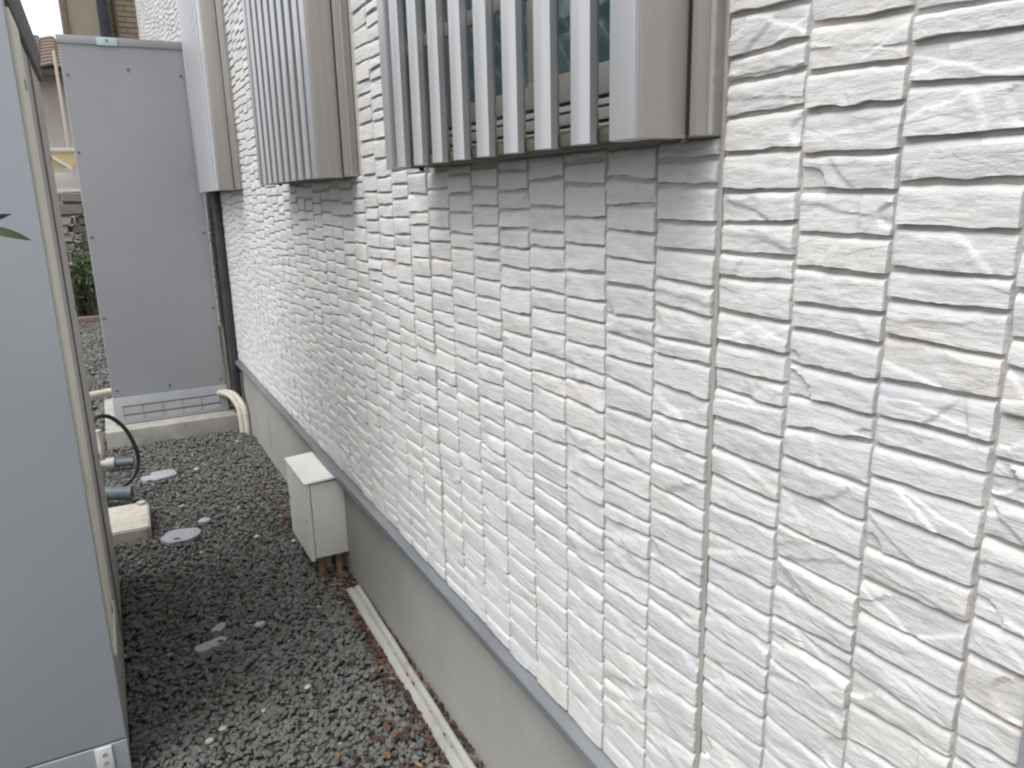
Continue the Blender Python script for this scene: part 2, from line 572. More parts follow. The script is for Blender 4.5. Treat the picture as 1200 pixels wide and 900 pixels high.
def z_at(py, y):
    """height on the stone face at picture row py in the column plane Y = y"""
    lo, hi = -2.0, 5.0
    for _ in range(40):
        mid = (lo + hi) / 2
        if proj((XS, y, mid))[1] > py:
            lo = mid
        else:
            hi = mid
    return (lo + hi) / 2


columns = []      # (ynear, yfar, [(zfar, znear) joint lines, top to bottom])


def zmax_for(y):
    yy = max(y, 0.05)
    # just above what a viewer standing here could see
    return min(1.35 + 0.62 * math.hypot(yy, 0.63) ** 0.9 + 0.42, 5.5)


def rand_rows(z0, z1):
    out = []
    z = z0
    while z > z1:
        h = min(0.050, max(0.025, random.gauss(0.0358, 0.0056)))
        z -= h
        out.append(z)
    return out


def make_column(y0, y1, lines):
    top = zmax_for((y0 + y1) / 2)
    if lines:
        first, last = lines[0], lines[-1]
    else:
        z = top - random.uniform(0, 0.04)
        first = last = (z, z)
        lines = [first]
    up = []
    z = max(first)
    while z < top:
        z += random.uniform(0.028, 0.045)
        up.append((z + random.uniform(-.0015, .0015), z + random.uniform(-.0015, .0015)))
    dn = []
    for z in rand_rows(min(last), ZB + 0.012):
        if z < ZB + 0.018:
            break
        dn.append((z + random.uniform(-.002, .002), z + random.uniform(-.002, .002)))
    allr = up[::-1] + lines + dn + [(ZB + 0.002, ZB + 0.002)]
    columns.append((y0, y1, allr))


for k in 'DCBAEF':
    y0, y1 = COLY[k]
    if k == 'D':
        L = [(z_at(p, y1),) * 2 for p in ROWS['D']]
    else:
        L = [(z_at(a, y1), z_at(b, y0)) for a, b in ROWS[k]]
    L = [l for l in L if min(l) > ZB + 0.02]
    make_column(y0, y1, L)
y = 0.919
for i in range(6):
    make_column(y, y + 0.11175, [])
    y += 0.11175
y = 1.5965
while y + 0.1137 < WALL_Y1:
    make_column(y, y + 0.1137, [])
    y += 0.1137
make_column(y, WALL_Y1 - 0.001, [])
y = TRIM_Y - 0.021
while y - 0.1137 > WALL_Y0:
    make_column(y - 0.1137, y, [])
    y -= 0.1137


def in_window(y0, y1, z0, z1):
    for a, b in WINDOWS:
        if y1 > a - 0.02 and y0 < b + 0.02 and z1 > WZ0 - 0.0 and z0 < WZ1 + 0.03:
            return True
    return False


stones = []
for y0, y1, rows in columns:
    for a, b in zip(rows, rows[1:]):
        if in_window(y0, y1, min(b), max(a)):
            if min(b) < WZ0 - 0.012 and max(b) < WZ0:
                a = (WZ0 + 0.002, WZ0 + 0.002)         # cut under the window
            else:
                continue
        stones.append((y0, y1, a, b))


def px_area(st):
    y0, y1, a, b = st
    ym = (y0 + y1) / 2
    zm = (sum(a) + sum(b)) / 4
    x, yy, d = proj((XS, ym, zm))
    if d < 0.12:
        return 0.0, 0.0
    vis = 1.0 if (-10 < x < 1215 and -10 < yy < 915) else 0.0
    ax, ay, ad = proj((XS, y0, zm))
    bx, by, bd = proj((XS, y1, zm))
    _, ty, td = proj((XS, ym, (sum(a)) / 2))
    _, cy, cdp = proj((XS, ym, (sum(b)) / 2))
    if min(ad, bd) < 0.1:
        return 0.0, 100.0
    w, h = abs(ax - bx), abs(ty - cy)
    return vis * w * h, w


GAP = 0.0013


def stone_mesh(st, nu, nv):
    """one split-faced stone in world coordinates: vertices and quads"""
    y0, y1, a, b = st
    seed = random.uniform(0, 900)
    # u runs from the far end to the near end, v from bottom to top
    cham = random.uniform(0.003, 0.0062)
    side = random.uniform(0.0008, 0.0018)
    L = y1 - y0 - 2 * GAP
    zt_f, zt_n = a[0] - 0.0040, a[1] - 0.0040
    zb_f, zb_n = b[0] + 0.0013, b[1] + 0.0013
    hgt = max(0.012, (zt_f + zt_n - zb_f - zb_n) / 2)
    cham = min(cham, hgt * 0.2)
    ui = np.linspace(side / L, 1 - side / L, nu)
    cham = min(cham + 0.0025, hgt * 0.28)
    vi = np.linspace(0.0, 1 - cham / hgt, nv - 2)
    vi = np.concatenate([vi, [1 - 0.5 * cham / hgt, 1 - 0.16 * cham / hgt]])
    vi[0] = 0.0
    u = np.concatenate([[0.0], ui, [1.0]])
    v = np.concatenate([[0.0], vi, [1.0]])
    U, V = np.meshgrid(u, v)
    sy = U * L
    sz = V * hgt
    # wavy outline
    wob_b = 0.0030 * fbm(sy * 38 + seed, sy * 0 + seed * 1.7, 3) + 0.0035 * np.clip(vnoise(sy * 14 + seed, sy * 0 + 3.3) - 0.12, -0.3, 0.2)
    wob_t = 0.0018 * fbm(sy * 45 + seed + 50, sy * 0 + seed * 0.7, 3)
    wob_s = 0.0012 * fbm(sz * 60 + seed, sz * 0 + seed + 7, 2)
    yy = (y1 - GAP) - sy + wob_s * (np.abs(U - 0.5) * 2) ** 3
    zt = zt_f + (zt_n - zt_f) * U + wob_t
    zb = zb_f + (zb_n - zb_f) * U + wob_b
    zz = zb + (zt - zb) * V
    # split face relief
    t0 = random.uniform(0.0058, 0.0072)
    h = t0 + random.uniform(-1, 1) * 0.0009 * (U - 0.5) * 2 + random.uniform(-0.4, 1.0) * 0.0014 * (0.5 - V)
    h = h + 0.0016 * fbm(sy * 16 + seed, sz * 40 + seed, 4)
    h = h + 0.0008 * fbm(sy * 60 + seed + 31, sz * 110 + seed, 3)
    nst = random.choice([0, 0, 1, 1, 1, 2, 3])
    for _ in range(nst):
        ang = random.gauss(0, 0.5) + (math.pi / 2 if random.random() < 0.14 else 0)
        c = (random.uniform(0.15, 0.85) * L, random.uniform(0.12, 0.88) * hgt)
        d = -(sy - c[0]) * math.sin(ang) + (sz - c[1]) * math.cos(ang) + 0.006 * fbm(sy * 30 + seed * 2 + _ * 9, sz * 30, 3)
        amp = random.uniform(0.0008, 0.0025) * random.choice([1, -1, -1])
        wd = 0.0009
        s = np.clip(d / wd * 0.5 + 0.5, 0, 1)
        s = s * s * (3 - 2 * s)
        h = h + amp * (s - 0.5)
        # a split dies out along its length in most stones
    if random.random() < 0.22:       # chipped end or corner
        c = (random.choice([0.0, 1.0]) * L, random.choice([0.0, 1.0, 0.5]) * hgt)
        rr = np.hypot(sy - c[0], (sz - c[1]) * 1.3) + 0.008 * fbm(sy * 40 + seed, sz * 40 + seed, 3)
        rad = random.uniform(0.014, 0.034)
        s = np.clip((rad - rr) / 0.002, 0, 1)
        h = h - s * random.uniform(0.002, 0.0045)
    h = np.clip(h, 0.0018, 0.0125)
    h[:, -2] *= 0.80
    h[:, -3] *= 0.95
    h[:, 1] *= 0.8
    h[-2, :] *= 0.52
    h[-3, :] *= 0.86
    # skirt
    h[0, :] = -0.0015
    h[-1, :] = 0.0004
    h[:, 0] = -0.0012
    h[:, -1] = -0.0012
    zz[1, :] = zb[1, :] + 0.0003
    X = XG - h
    co = np.stack([X, yy, zz], -1).reshape(-1, 3)
    nU, nV = len(u), len(v)
    idx = np.arange(nU * nV).reshape(nV, nU)
    q = np.stack([idx[:-1, :-1], idx[:-1, 1:], idx[1:, 1:], idx[1:, :-1]], -1).reshape(-1, 4)
    return co, q


areas = [px_area(s) for s in stones]
order = sorted(range(len(stones)), key=lambda i: -areas[i][0])
indiv = set(order[:300])
big_co, big_q, big_t = [], [], []
off = 0
for i, st in enumerate(stones):
    ar, w = areas[i]
    if ar <= 0:
        w = min(w, 16) if w else 6
    nu = int(np.clip(w / 2.6, 5, 46))
    nv = int(np.clip(nu * 0.42, 5, 20))
    co, q = stone_mesh(st, nu, nv)
    tint = float(np.clip(random.gauss(0.5, 0.2), 0, 1))
    if i in indiv:
        me = mesh_np('stone', co, q, np.full(len(co), tint), sharp=34)
        c = co.mean(0)
        link_mesh('stone', me, MAT['stone'], wall, origin=(XG, float(c[1]), float(c[2])))
    else:
        big_co.append(co)
        big_q.append(q + off)
        big_t.append(np.full(len(co), tint))
        off += len(co)
me = mesh_np('stone_cladding', np.concatenate(big_co), np.concatenate(big_q), np.concatenate(big_t), sharp=34)
o = link_mesh('stone_cladding', me, MAT['stone'], wall)
tag(o, kind='stuff')

# windows behind the louvres
for wi, (a, b) in enumerate(WINDOWS):
    w = MB()
    x0, x1 = XG - 0.004, XG + 0.07
    fw = 0.030
    w.box(x0, x1, a, a + fw, WZ0, WZ1, 0.002)
    w.box(x0, x1, b - fw, b, WZ0, WZ1, 0.002)
    w.box(x0 + 0.001, x1, a + fw, b - fw, WZ0, WZ0 + 0.034, 0.002)
    w.box(x0 + 0.009, x1, a + fw, b - fw, WZ0 + 0.040, WZ0 + 0.056, 0.002)
    w.box(x0 + 0.001, x1, a + fw, b - fw, WZ1 - fw, WZ1, 0.002)
    win = w.build('window', 'alu_warm', house)
    t = MB()
    t.box(x0 + 0.018, x1 - 0.002, a + fw, b - fw, WZ0 + 0.02, WZ0 + 0.0755, 0.0)
    t.build('track', 'rubber', win, smooth=False)
    t = MB()
    t.box(x0 + 0.012, x0 + 0.03, a + fw, b - fw, WZ0 + 0.060, WZ0 + 0.068, 0.001)
    t.build('weather_strip', 'tank_cover', win)
    z = WZ0 + 0.074
    for (c, d, xx) in ((a + fw, (a + b) / 2 + 0.02, XG + 0.008), ((a + b) / 2 - 0.02, b - fw, XG + 0.034)):
        s_ = MB()
        s_.box(xx, xx + 0.022, c, d, z, z + 0.042, 0.002)
        s_.box(xx, xx + 0.022, c, d, WZ1 - fw - 0.05, WZ1 - fw - 0.001, 0.002)
        s_.box(xx + 0.001, xx + 0.021, c, c + 0.03, z + 0.042, WZ1 - fw - 0.05, 0.002)
        s_.box(xx + 0.001, xx + 0.021, d - 0.03, d, z + 0.042, WZ1 - fw - 0.05, 0.002)
        s_.build('sash', 'alu_warm', win)
        for zz in (z + 0.008, z + 0.034):
            q = MB()
            q.tube([(xx - 0.0015, c + 0.035, zz), (xx + 0.002, c + 0.035, zz)], 0.003, 8)
            q.build('screw', 'plate', win)
        g = MB()
        g.box(xx + 0.009, xx + 0.014, c + 0.028, d - 0.028, z + 0.04, WZ1 - fw - 0.045)
        g.build('pane', 'glass', win, smooth=False)


# ------------------------------------------------------------------ louvred window screens
SPACING = 0.0912
ZL0, ZL1 = 1.408, 2.52


def slat_outline(yc, face=0.041, depth=0.023):
    """plan section of one slat: rounded outer face, slanted near side, in (x, y)"""
    x = 0.53
    pts = []
    n = 8
    for k in range(n + 1):                       # rounded front
        t = k / n
        pts.append((x + 0.006 * (2 * t - 1) ** 2 * (1 if t < 0.5 else 0.8), yc - face / 2 + face * t))
    pts += [(x + depth * 0.7, yc + face / 2 - 0.002), (x + depth, yc + face / 2 - 0.010), (x + depth + 0.001, yc - face / 2 + 0.008), (x + depth * 0.75, yc - face / 2 + 0.002)]
    return pts


def louvre(y0, label):
    root = empty('louvre_screen', (XG - 0.05, y0 + 0.445, ZL0))
    tag(root, label, 'window screen', 'louvre screens over the windows of the stone wall')
    W = 0.892
    y1 = y0 + W
    # near end panel, frame against the wall
    for near in (True, False):
        e = MB()
        if near:
            ya, yb = y0 + 0.012, y0 + 0.028
        else:
            ya, yb = y1 - 0.062, y1 - 0.046
        e.box(0.5355, 0.600, ya, yb, ZL0, ZL1, 0.0015)
        e.build('end_panel', 'alu_warm', root)
        e = MB()
        if near:
            e.box(0.529, 0.556, y0 + 0.0145, y0 + 0.062, ZL0 - 0.001, ZL1, 0.003)
        else:
            e.box(0.529, 0.556, y1 - 0.085, y1 - 0.0485, ZL0 - 0.001, ZL1, 0.003)
        e.build('corner_profile', 'alu', root)
        e = MB()
        if near:
            ya, yb = y0 - 0.004, y0 + 0.028
        else:
            ya, yb = y1 - 0.062, y1 - 0.028
        e.box(0.602, XG - 0.002, ya, yb, ZL0 + 0.002, ZL1, 0.002)
        e.build('side_frame', 'alu_warm', root)
        e = MB()
        e.box(0.5995, 0.6025, ya + 0.0125 if near else ya + 0.004, yb - 0.003, ZL0 + 0.004, ZL1, 0.0)
        e.build('gasket', 'rubber', root, smooth=False)
        if near:
            e = MB()
            e.box(0.617, 0.6225, ya - 0.0035, ya + 0.004, ZL0 + 0.003, ZL1, 0.001)
            e.build('edge_bead', 'alu', root)
    # bottom and top rails
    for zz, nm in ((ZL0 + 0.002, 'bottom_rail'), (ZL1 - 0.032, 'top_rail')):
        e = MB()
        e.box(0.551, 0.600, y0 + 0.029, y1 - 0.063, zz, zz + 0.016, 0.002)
        e.build(nm, 'dark_olive' if nm == 'bottom_rail' else 'alu_dark', root)
    # dark olive drip plate between the rail and the wall
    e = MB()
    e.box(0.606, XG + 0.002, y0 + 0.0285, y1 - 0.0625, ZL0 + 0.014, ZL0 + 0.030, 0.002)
    e.build('drip_plate', 'dark_olive', root)
    # middle stay that carries the slats
    for zz in (ZL0 + 0.21, ZL0 + 0.86):
        e = MB()
        e.box(0.5685, 0.580, y0 + 0.029, y1 - 0.063, zz, zz + 0.022, 0.002)
        e.build('stay', 'alu_warm', root)
    n = 9
    first = y0 + 0.1315
    src = None
    for k in range(n):
        yc = first + k * SPACING - 0.0
        if yc > y1 - 0.075:
            break
        if src is None:
            s = MB()
            s.poly(slat_outline(yc), 'z', ZL0 + 0.001, ZL1 - 0.004)
            src = s.build('slat', 'alu', root, origin=(0.53, yc, ZL0), angle=30)
        else:
            c = src.copy()
            COL.objects.link(c)
            c.location = Vector((0.53, yc, ZL0)) - root.location
    # fixing clips seen from below
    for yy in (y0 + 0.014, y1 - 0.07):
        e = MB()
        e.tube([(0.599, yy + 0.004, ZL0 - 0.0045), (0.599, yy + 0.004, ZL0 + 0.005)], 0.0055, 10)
        e.build('clip', 'dark_olive', root)


louvre(0.697, 'silver vertical louvre screen with open gaps showing the window and dark rails behind it')
louvre(2.094, 'silver louvre screen over the middle window, between the other two screens')
louvre(3.982, 'silver louvre screen beside the dark downpipe, behind which the tall grey cabinet stands')

# ------------------------------------------------------------------ dark downpipe
dp = empty('downpipe', (0.611, 4.80, 0))
tag(dp, 'dark round rainwater downpipe on the stone wall beside the tall grey cabinet', 'downpipe')
e = MB()
e.tube([(0.611, 4.80, -0.03), (0.611, 4.80, 0.40), (0.611, 4.80, 0.402), (0.611, 4.80, 5.5)], 0.027, 20)
e.build('pipe', 'pipe_dark', dp)
for zz in (0.34, 1.30, 2.6):
    e = MB()
    e.tube([(0.611, 4.80, zz), (0.611, 4.80, zz + 0.03)], 0.0295, 20)
    e.box(0.62, XF + 0.01, 4.793, 4.807, zz + 0.006, zz + 0.024)
    e.build('bracket', 'pipe_dark', dp)

# ------------------------------------------------------------------ tall cabinet at the end (water heater tank)
TX0, TX1, TY0, TY1, TZ0, TZ1 = -0.066, 0.556, 4.87, 5.52, 0.102, 2.205
tank = empty('water_heater_cabinet', ((TX0 + TX1) / 2, (TY0 + TY1) / 2, TZ0))
tag(tank, 'tall narrow grey steel water heater cabinet standing on a concrete slab', 'water heater')
e = MB()
e.box(TX0 + 0.004, TX1 - 0.004, TY0 + 0.004, TY1, TZ0 + 0.03, TZ1 - 0.002, 0.004)
e.build('casing', 'tank', tank)
e = MB()       # folded front panel with a shallow crease down its middle
xm = 0.21
e.poly([(TX0, TY0 + 0.02), (TX0, TY0 + 0.003), (TX0 + 0.003, TY0), (TX1 - 0.003, TY0), (TX1, TY0 + 0.003), (TX1, TY0 + 0.02)], 'z', TZ0 + 0.165, TZ1 - 0.03)
e.build('front_panel', 'tank', tank)
e = MB()
e.box(TX0 - 0.006, TX1 + 0.004, TY0 - 0.007, TY1 + 0.004, TZ1 - 0.030, TZ1 + 0.012, 0.004)
e.build('top_cap', 'tank', tank)
# bottom cover with two rows of pressed slots
e = MB()
e.box(TX0 - 0.002, TX1 + 0.006, TY0 - 0.005, TY0 + 0.03, TZ0 + 0.001, TZ0 + 0.162, 0.003)
cov = e.build('bottom_cover', 'tank_cover', tank)
x0c, x1c = TX0 + 0.045, TX1 - 0.04
for zz in (TZ0 + 0.051, TZ0 + 0.104):
    e = MB()
    e.box(x0c, x1c, TY0 - 0.0075, TY0 - 0.003, zz, zz + 0.0045)
    e.build('slot_line', 'rust', cov, smooth=False)
for k in range(6):
    xx = x0c + (x1c - x0c) * k / 5
    e = MB()
    e.box(xx - 0.0022, xx + 0.0022, TY0 - 0.0072, TY0 - 0.003, TZ0 + 0.02, TZ0 + 0.112)
    e.build('rib', 'tank', cov, smooth=False)
for k in range(5):
    xa = x0c + (x1c - x0c) * k / 5 + 0.006
    xb = x0c + (x1c - x0c) * (k + 1) / 5 - 0.006
    for za, zb in ((TZ0 + 0.02, TZ0 + 0.048), (TZ0 + 0.060, TZ0 + 0.100)):
        e = MB()
        e.box(xa, xb, TY0 - 0.0068, TY0 - 0.003, za, zb, 0.0012, 1)
        e.build('knockout_panel', 'tank_cover', cov)
e = MB()
e.box(TX0 + 0.01, TX1 + 0.003, TY0 - 0.0045, TY0 - 0.001, TZ0 - 0.001, TZ0 + 0.0065)
e.build('rust_edge', 'rust', cov, smooth=False)
for (sx, sz) in [(0.024, 2.02), (0.315, 2.06), (0.575, 2.04), (0.02, 1.63), (0.6, 1.64), (0.02, 1.18), (0.6, 1.18), (0.02, 0.73), (0.6, 0.74), (0.03, 0.305), (0.31, 0.302), (0.6, 0.302)]:
    e = MB()
    e.tube([(TX0 + sx, TY0 - 0.0045, sz), (TX0 + sx, TY0 + 0.002, sz)], 0.0065, 8)
    e.build('screw', 'screw', tank)
e = MB()
e.box(0.115, 0.212, TY0 - 0.0105, TY0 - 0.006, TZ1 - 0.031, TZ1 + 0.009, 0.001)
st = e.build('sticker', 'sticker', tank)
e = MB()
e.box(0.156, 0.170, TY0 - 0.0113, TY0 - 0.0095, TZ1 - 0.014, TZ1 + 0.001)
e.build('sticker_mark', 'sticker_mark', st, smooth=False)
e = MB()
e.box(-0.125, 0.622, 4.735, 5.62, -0.08, 0.100, 0.006)
tag(e.build('concrete_slab', 'slab'), 'low pale concrete slab under the tall grey cabinet', 'concrete slab')

# cream pipes leaving the cabinet at its right foot
for dx, lab in ((0.0, 'cream plastic pipe arching to the gravel right against the grey foundation'),
                (-0.027, 'cream plastic pipe arching to the gravel between the slab and its twin pipe')):
    y_ = 4.66 - dx * 0.6
    p = spline([(0.51, 4.89, 0.20), (0.55 + dx, 4.845, 0.222), (0.592 + dx, 4.765, 0.212), (0.622 + dx, 4.69 + (y_ - 4.66), 0.155), (0.629 + dx, y_ + 0.008, 0.07), (0.630 + dx, y_, -0.03)], 8)
    e = MB()
    e.tube(p, 0.0175, 14)
    e.tube([p[-13], p[-12]], 0.0192, 14)
    o = e.build('drain_pipe', 'cream', origin=(0.63 + dx, y_, 0))
    tag(o, lab, 'pipe', 'cream pipes beside the concrete slab')
e = MB()
e.tube(spline([(0.583, 4.90, 0.16), (0.578, 4.90, 0.28), (0.574, 4.905, 0.55), (0.572, 4.905, 0.62)], 5), 0.0125, 12)
e.tube([(0.583, 4.90, 0.11), (0.583, 4.90, 0.17)], 0.017, 12)
tag(e.build('riser_pipe', 'cream', origin=(0.583, 4.9, 0.10)), 'thin upright beige pipe between the tall grey cabinet and the dark downpipe', 'pipe')

# ------------------------------------------------------------------ near cabinet on the left
NX1, NY0, NY1, NZ1 = -0.104, 1.84, 2.98, 1.735
NX0 = NX1 - 0.68
near = empty('storage_cabinet', ((NX0 + NX1) / 2, (NY0 + NY1) / 2, 0))
tag(near, 'large pale blue-grey steel cabinet with dark top cap and cream strip down its edge', 'cabinet')
e = MB()
e.box(NX0, NX1 - 0.004, NY0 + 0.006, NY1, 0.0, NZ1, 0.004)
e.build('casing', 'tank_side', near)
e = MB()
e.box(NX0 - 0.002, NX1, NY0 - 0.004, NY0 + 0.016, 0.112, NZ1 + 0.02, 0.005, 3)
e.build('front_panel', 'tank_near', near)
e = MB()
e.box(NX0 - 0.002, NX1, NY0 - 0.004, NY0 + 0.016, 0.003, 0.108, 0.004, 3)
e.build('bottom_cover', 'tank_near', near)
e = MB()
e.box(NX0 - 0.01, NX1 + 0.006, NY0 + 0.02, NY1 + 0.01, NZ1 + 0.002, 1.85, 0.006)
e.build('top_cap', 'lid_dark', near)
e = MB()     # cream pipe cover on the side
e.box(NX1 - 0.006, NX1 + 0.0055, NY0 + 0.022, NY0 + 0.235, 0.335, NZ1 - 0.01, 0.003)
e.build('pipe_cover', 'cream_cover', near)
e = MB()
e.box(NX1 - 0.006, NX1 + 0.0075, NY0 + 0.02, NY0 + 0.245, 0.318, 0.352, 0.002)
e.build('cover_end', 'cream_cover', near)
for zz in (0.375, 1.60):
    e = MB()
    e.tube([(NX1 - 0.002, NY0 + 0.15, zz), (NX1 + 0.007, NY0 + 0.15, zz)], 0.012, 8)
    e.build('screw', 'screw', near)
e = MB()
e.box(NX1 - 0.006, NX1 + 0.0005, NY0 + 0.62, NY0 + 0.64, 0.02, NZ1 - 0.01, 0.001)
e.build('seam', 'alu_dark', near)
for zz in (0.5, 1.02, 1.5):
    e = MB()
    e.tube([(NX1 - 0.005, NY1 - 0.06, zz), (NX1 - 0.0015, NY1 - 0.06, zz)], 0.008, 8)
    e.build('screw', 'screw', near)
e = MB()
e.box(NX1 - 0.070, NX1 - 0.034, NY0 - 0.0095, NY0 - 0.003, 0.045, 0.106, 0.002)
pl = e.build('plate', 'plate', near)
for zz in (0.064, 0.087):
    e = MB()
    e.tube([(NX1 - 0.050, NY0 - 0.0102, zz), (NX1 - 0.050, NY0 - 0.008, zz)], 0.006, 10)
    e.build('plate_recess', 'plate_mark', pl)

# ------------------------------------------------------------------ things on the gravel by the near cabinet
e = MB()
e.poly([(-0.36, 3.31), (0.012, 3.30), (0.022, 3.31), (0.030, 3.60), (0.02, 3.615), (-0.36, 3.63)], 'z', -0.03, 0.057, 0.006)
e.tube([(0.0, 3.588, 0.045), (0.0, 3.588, 0.068)], 0.019, 12)
e.tube([(-0.05, 3.34, 0.056), (-0.05, 3.34, 0.0585)], 0.006, 8)
tag(e.build('concrete_block', 'block', origin=(-0.15, 3.45, 0)), 'rough cream concrete block on the gravel beside the pale blue-grey cabinet', 'concrete block')

ho = empty('hose', (-0.08, 3.75, 0))
tag(ho, 'short slate blue hose end lying behind the cream concrete block', 'hose')
pts = spline([(-0.40, 3.85, 0.05), (-0.22, 3.80, 0.075), (-0.12, 3.77, 0.07), (-0.035, 3.745, 0.062)], 12)
e = MB()
e.tube(pts, [0.030 + 0.0018 * (i % 2) for i in range(len(pts))], 14)
e.build('corrugated_tube', 'hose', ho)
e = MB()
e.tube([(-0.052, 3.749, 0.063), (-0.030, 3.743, 0.062)], 0.034, 16)
e.build('end_cuff', 'hose', ho)

fi = empty('pipe_fitting', (-0.05, 4.3, 0.0))
tag(fi, 'short blue-grey pipe stub with whitish collar poking over the gravel near the slab', 'pipe fitting')
e = MB()
e.tube([(-0.11, 4.30, 0.052), (-0.005, 4.28, 0.047)], 0.021, 14)
e.build('stub', 'hose', fi)
e = MB()
e.tube([(-0.128, 4.304, 0.053), (-0.092, 4.297, 0.0512)], 0.029, 14)
e.build('collar', 'pvc', fi)
e = MB()
e.tube(spline([(-0.125, 4.304, 0.053), (-0.22, 4.32, 0.05), (-0.34, 4.33, 0.04), (-0.5, 4.33, 0.02)], 5), 0.02, 12)
e.build('feed_pipe', 'pvc', fi)

e = MB()
e.tube(spline([(-0.20, 3.02, 0.62), (-0.19, 3.25, 0.54), (-0.16, 3.55, 0.455), (-0.125, 3.8, 0.425), (-0.075, 3.86, 0.405), (-0.02, 3.88, 0.335), (0.012, 3.88, 0.235), (0.014, 3.88, 0.165), (-0.01, 3.87, 0.105), (-0.06, 3.85, 0.07), (-0.13, 3.87, 0.05), (-0.30, 3.95, 0.02)], 10), 0.0095, 10)
tag(e.build('black_cable', 'cable', origin=(-0.1, 3.87, 0)), 'black cable looping out from the pale blue-grey cabinet down to the gravel', 'cable')

ip = empty('insulated_pipe', (-0.15, 4.45, 0.0))
tag(ip, 'cream insulated pipe elbow and uprights beyond the pale blue-grey cabinet', 'pipe')
e = MB()
e.tube(spline([(-0.20, 4.32, -0.02), (-0.152, 4.32, 0.10), (-0.142, 4.32, 0.16), (-0.15, 4.32, 0.23)], 6), 0.017, 12)
e.build('upright', 'cream', ip)
e = MB()
e.tube(spline([(-0.34, 4.86, 0.285), (-0.17, 4.93, 0.285), (-0.10, 4.96, 0.285), (-0.055, 4.97, 0.285)], 8), 0.021, 12)
e.build('cross_pipe', 'cream', ip)

# ------------------------------------------------------------------ ivory box on the foundation
BX0, BX1, BY0, BY1, BZ0, BZ1 = 0.513, 0.6495, 2.56, 2.875, 0.092, 0.388
jb = empty('junction_box', ((BX0 + BX1) / 2, (BY0 + BY1) / 2, 0))
tag(jb, 'ivory junction box fixed to the grey foundation with brown conduits below it', 'junction box')
e = MB()
e.box(BX0 + 0.018, BX1, BY0 + 0.004, BY1 - 0.004, BZ0 + 0.008, BZ1 - 0.006, 0.003)
e.build('body', 'cream_box', jb)
e = MB()
e.box(BX0, BX0 + 0.016, BY0, BY1, BZ0, BZ1 - 0.004, 0.004, 3)
e.build('front_cover', 'cream_box', jb)
e = MB()
e.poly([(BX0 - 0.004, BZ1 - 0.003), (BX1, BZ1 + 0.004), (BX1, BZ1 + 0.012), (BX0 - 0.004, BZ1 + 0.004)], 'y', BY0 - 0.004, BY1 + 0.004, 0.0015)
e.build('top_cover', 'cream_box', jb)
for yy in (BY0 + 0.02, BY1 - 0.02):
    e = MB()
    e.tube([(BX0 - 0.002, yy, BZ0 + 0.15), (BX0 + 0.004, yy, BZ0 + 0.15)], 0.005, 8)
    e.build('screw', 'screw', jb)
for (cx, cy, r, mt) in ((0.560, 2.615, 0.0125, 'copper'), (0.621, 2.60, 0.0135, 'copper'), (0.594, 2.66, 0.0135, 'pvc')):
    e = MB()
    e.tube([(cx, cy, -0.03), (cx, cy, 0.03), (cx + 0.002, cy + 0.004, BZ0 + 0.012)], r, 12)
    e.tube([(cx, cy, 0.0), (cx, cy, 0.014)], r * 1.35, 12)
    e.build('conduit', mt, jb)

# ------------------------------------------------------------------ duct along the foundation
du = empty('cable_duct', (0.62, 1.2, 0))
tag(du, 'weathered off-white cable duct lying along the foot of the grey foundation', 'cable duct')


def duct_at(t):
    # centre line from the box towards and past the viewer
    y = 2.43 - t * 2.35
    return 0.6235 - 0.022 * min(1.0, t * 2.2), y


sec = [(-0.026, -0.02), (-0.026, 0.020), (-0.022, 0.026), (-0.006, 0.028), (-0.003, 0.021), (0.001, 0.021), (0.004, 0.029), (0.016, 0.031), (0.0205, 0.028), (0.0215, -0.02)]
t = bmesh.new()
rings = []
for k in range(25):
    cx, cy = duct_at(k / 24)
    w = 0.0008 * math.sin(k * 1.9)
    rings.append([t.verts.new((cx + p[0] + w, cy, p[1])) for p in sec])
for a, b in zip(rings, rings[1:]):
    for i in range(len(sec) - 1):
        t.faces.new((a[i], b[i], b[i + 1], a[i + 1]))
t.faces.new(rings[0])
t.faces.new(rings[-1][::-1])
bmesh.ops.recalc_face_normals(t, faces=t.faces[:])
e = MB()
e.add(t)
e.build('duct_body', 'duct', du, angle=25)
for tt in (0.02, 0.47):
    cx, cy = duct_at(tt)
    e = MB()
    e.box(cx - 0.028, cx + 0.0235, cy - 0.014, cy + 0.014, -0.02, 0.0325, 0.004)
    if tt > 0.1:
        e.build('joint_cover', 'duct', du)
    else:
        e.bm.free()


# ------------------------------------------------------------------ gravel
def ico(sub):
    t = bmesh.new()
    bmesh.ops.create_icosphere(t, subdivisions=sub, radius=1)
    t.verts.ensure_lookup_table()
    co = np.array([v.co[:] for v in t.verts])
    f = np.array([[v.index for v in fc.verts] for fc in t.faces])
    t.free()
    return co, f


ICO1, ICO2 = ico(1), ico(2)


def rand_rot(n):
    q = rng.normal(size=(n, 4))
    q /= np.linalg.norm(q, axis=1, keepdims=True)
    w, x, y, z = q.T
    return np.stack([np.stack([1 - 2 * (y * y + z * z), 2 * (x * y - z * w), 2 * (x * z + y * w)], -1),
                     np.stack([2 * (x * y + z * w), 1 - 2 * (x * x + z * z), 2 * (y * z - x * w)], -1),
                     np.stack([2 * (x * z - y * w), 2 * (y * z + x * w), 1 - 2 * (x * x + y * y)], -1)], 1)


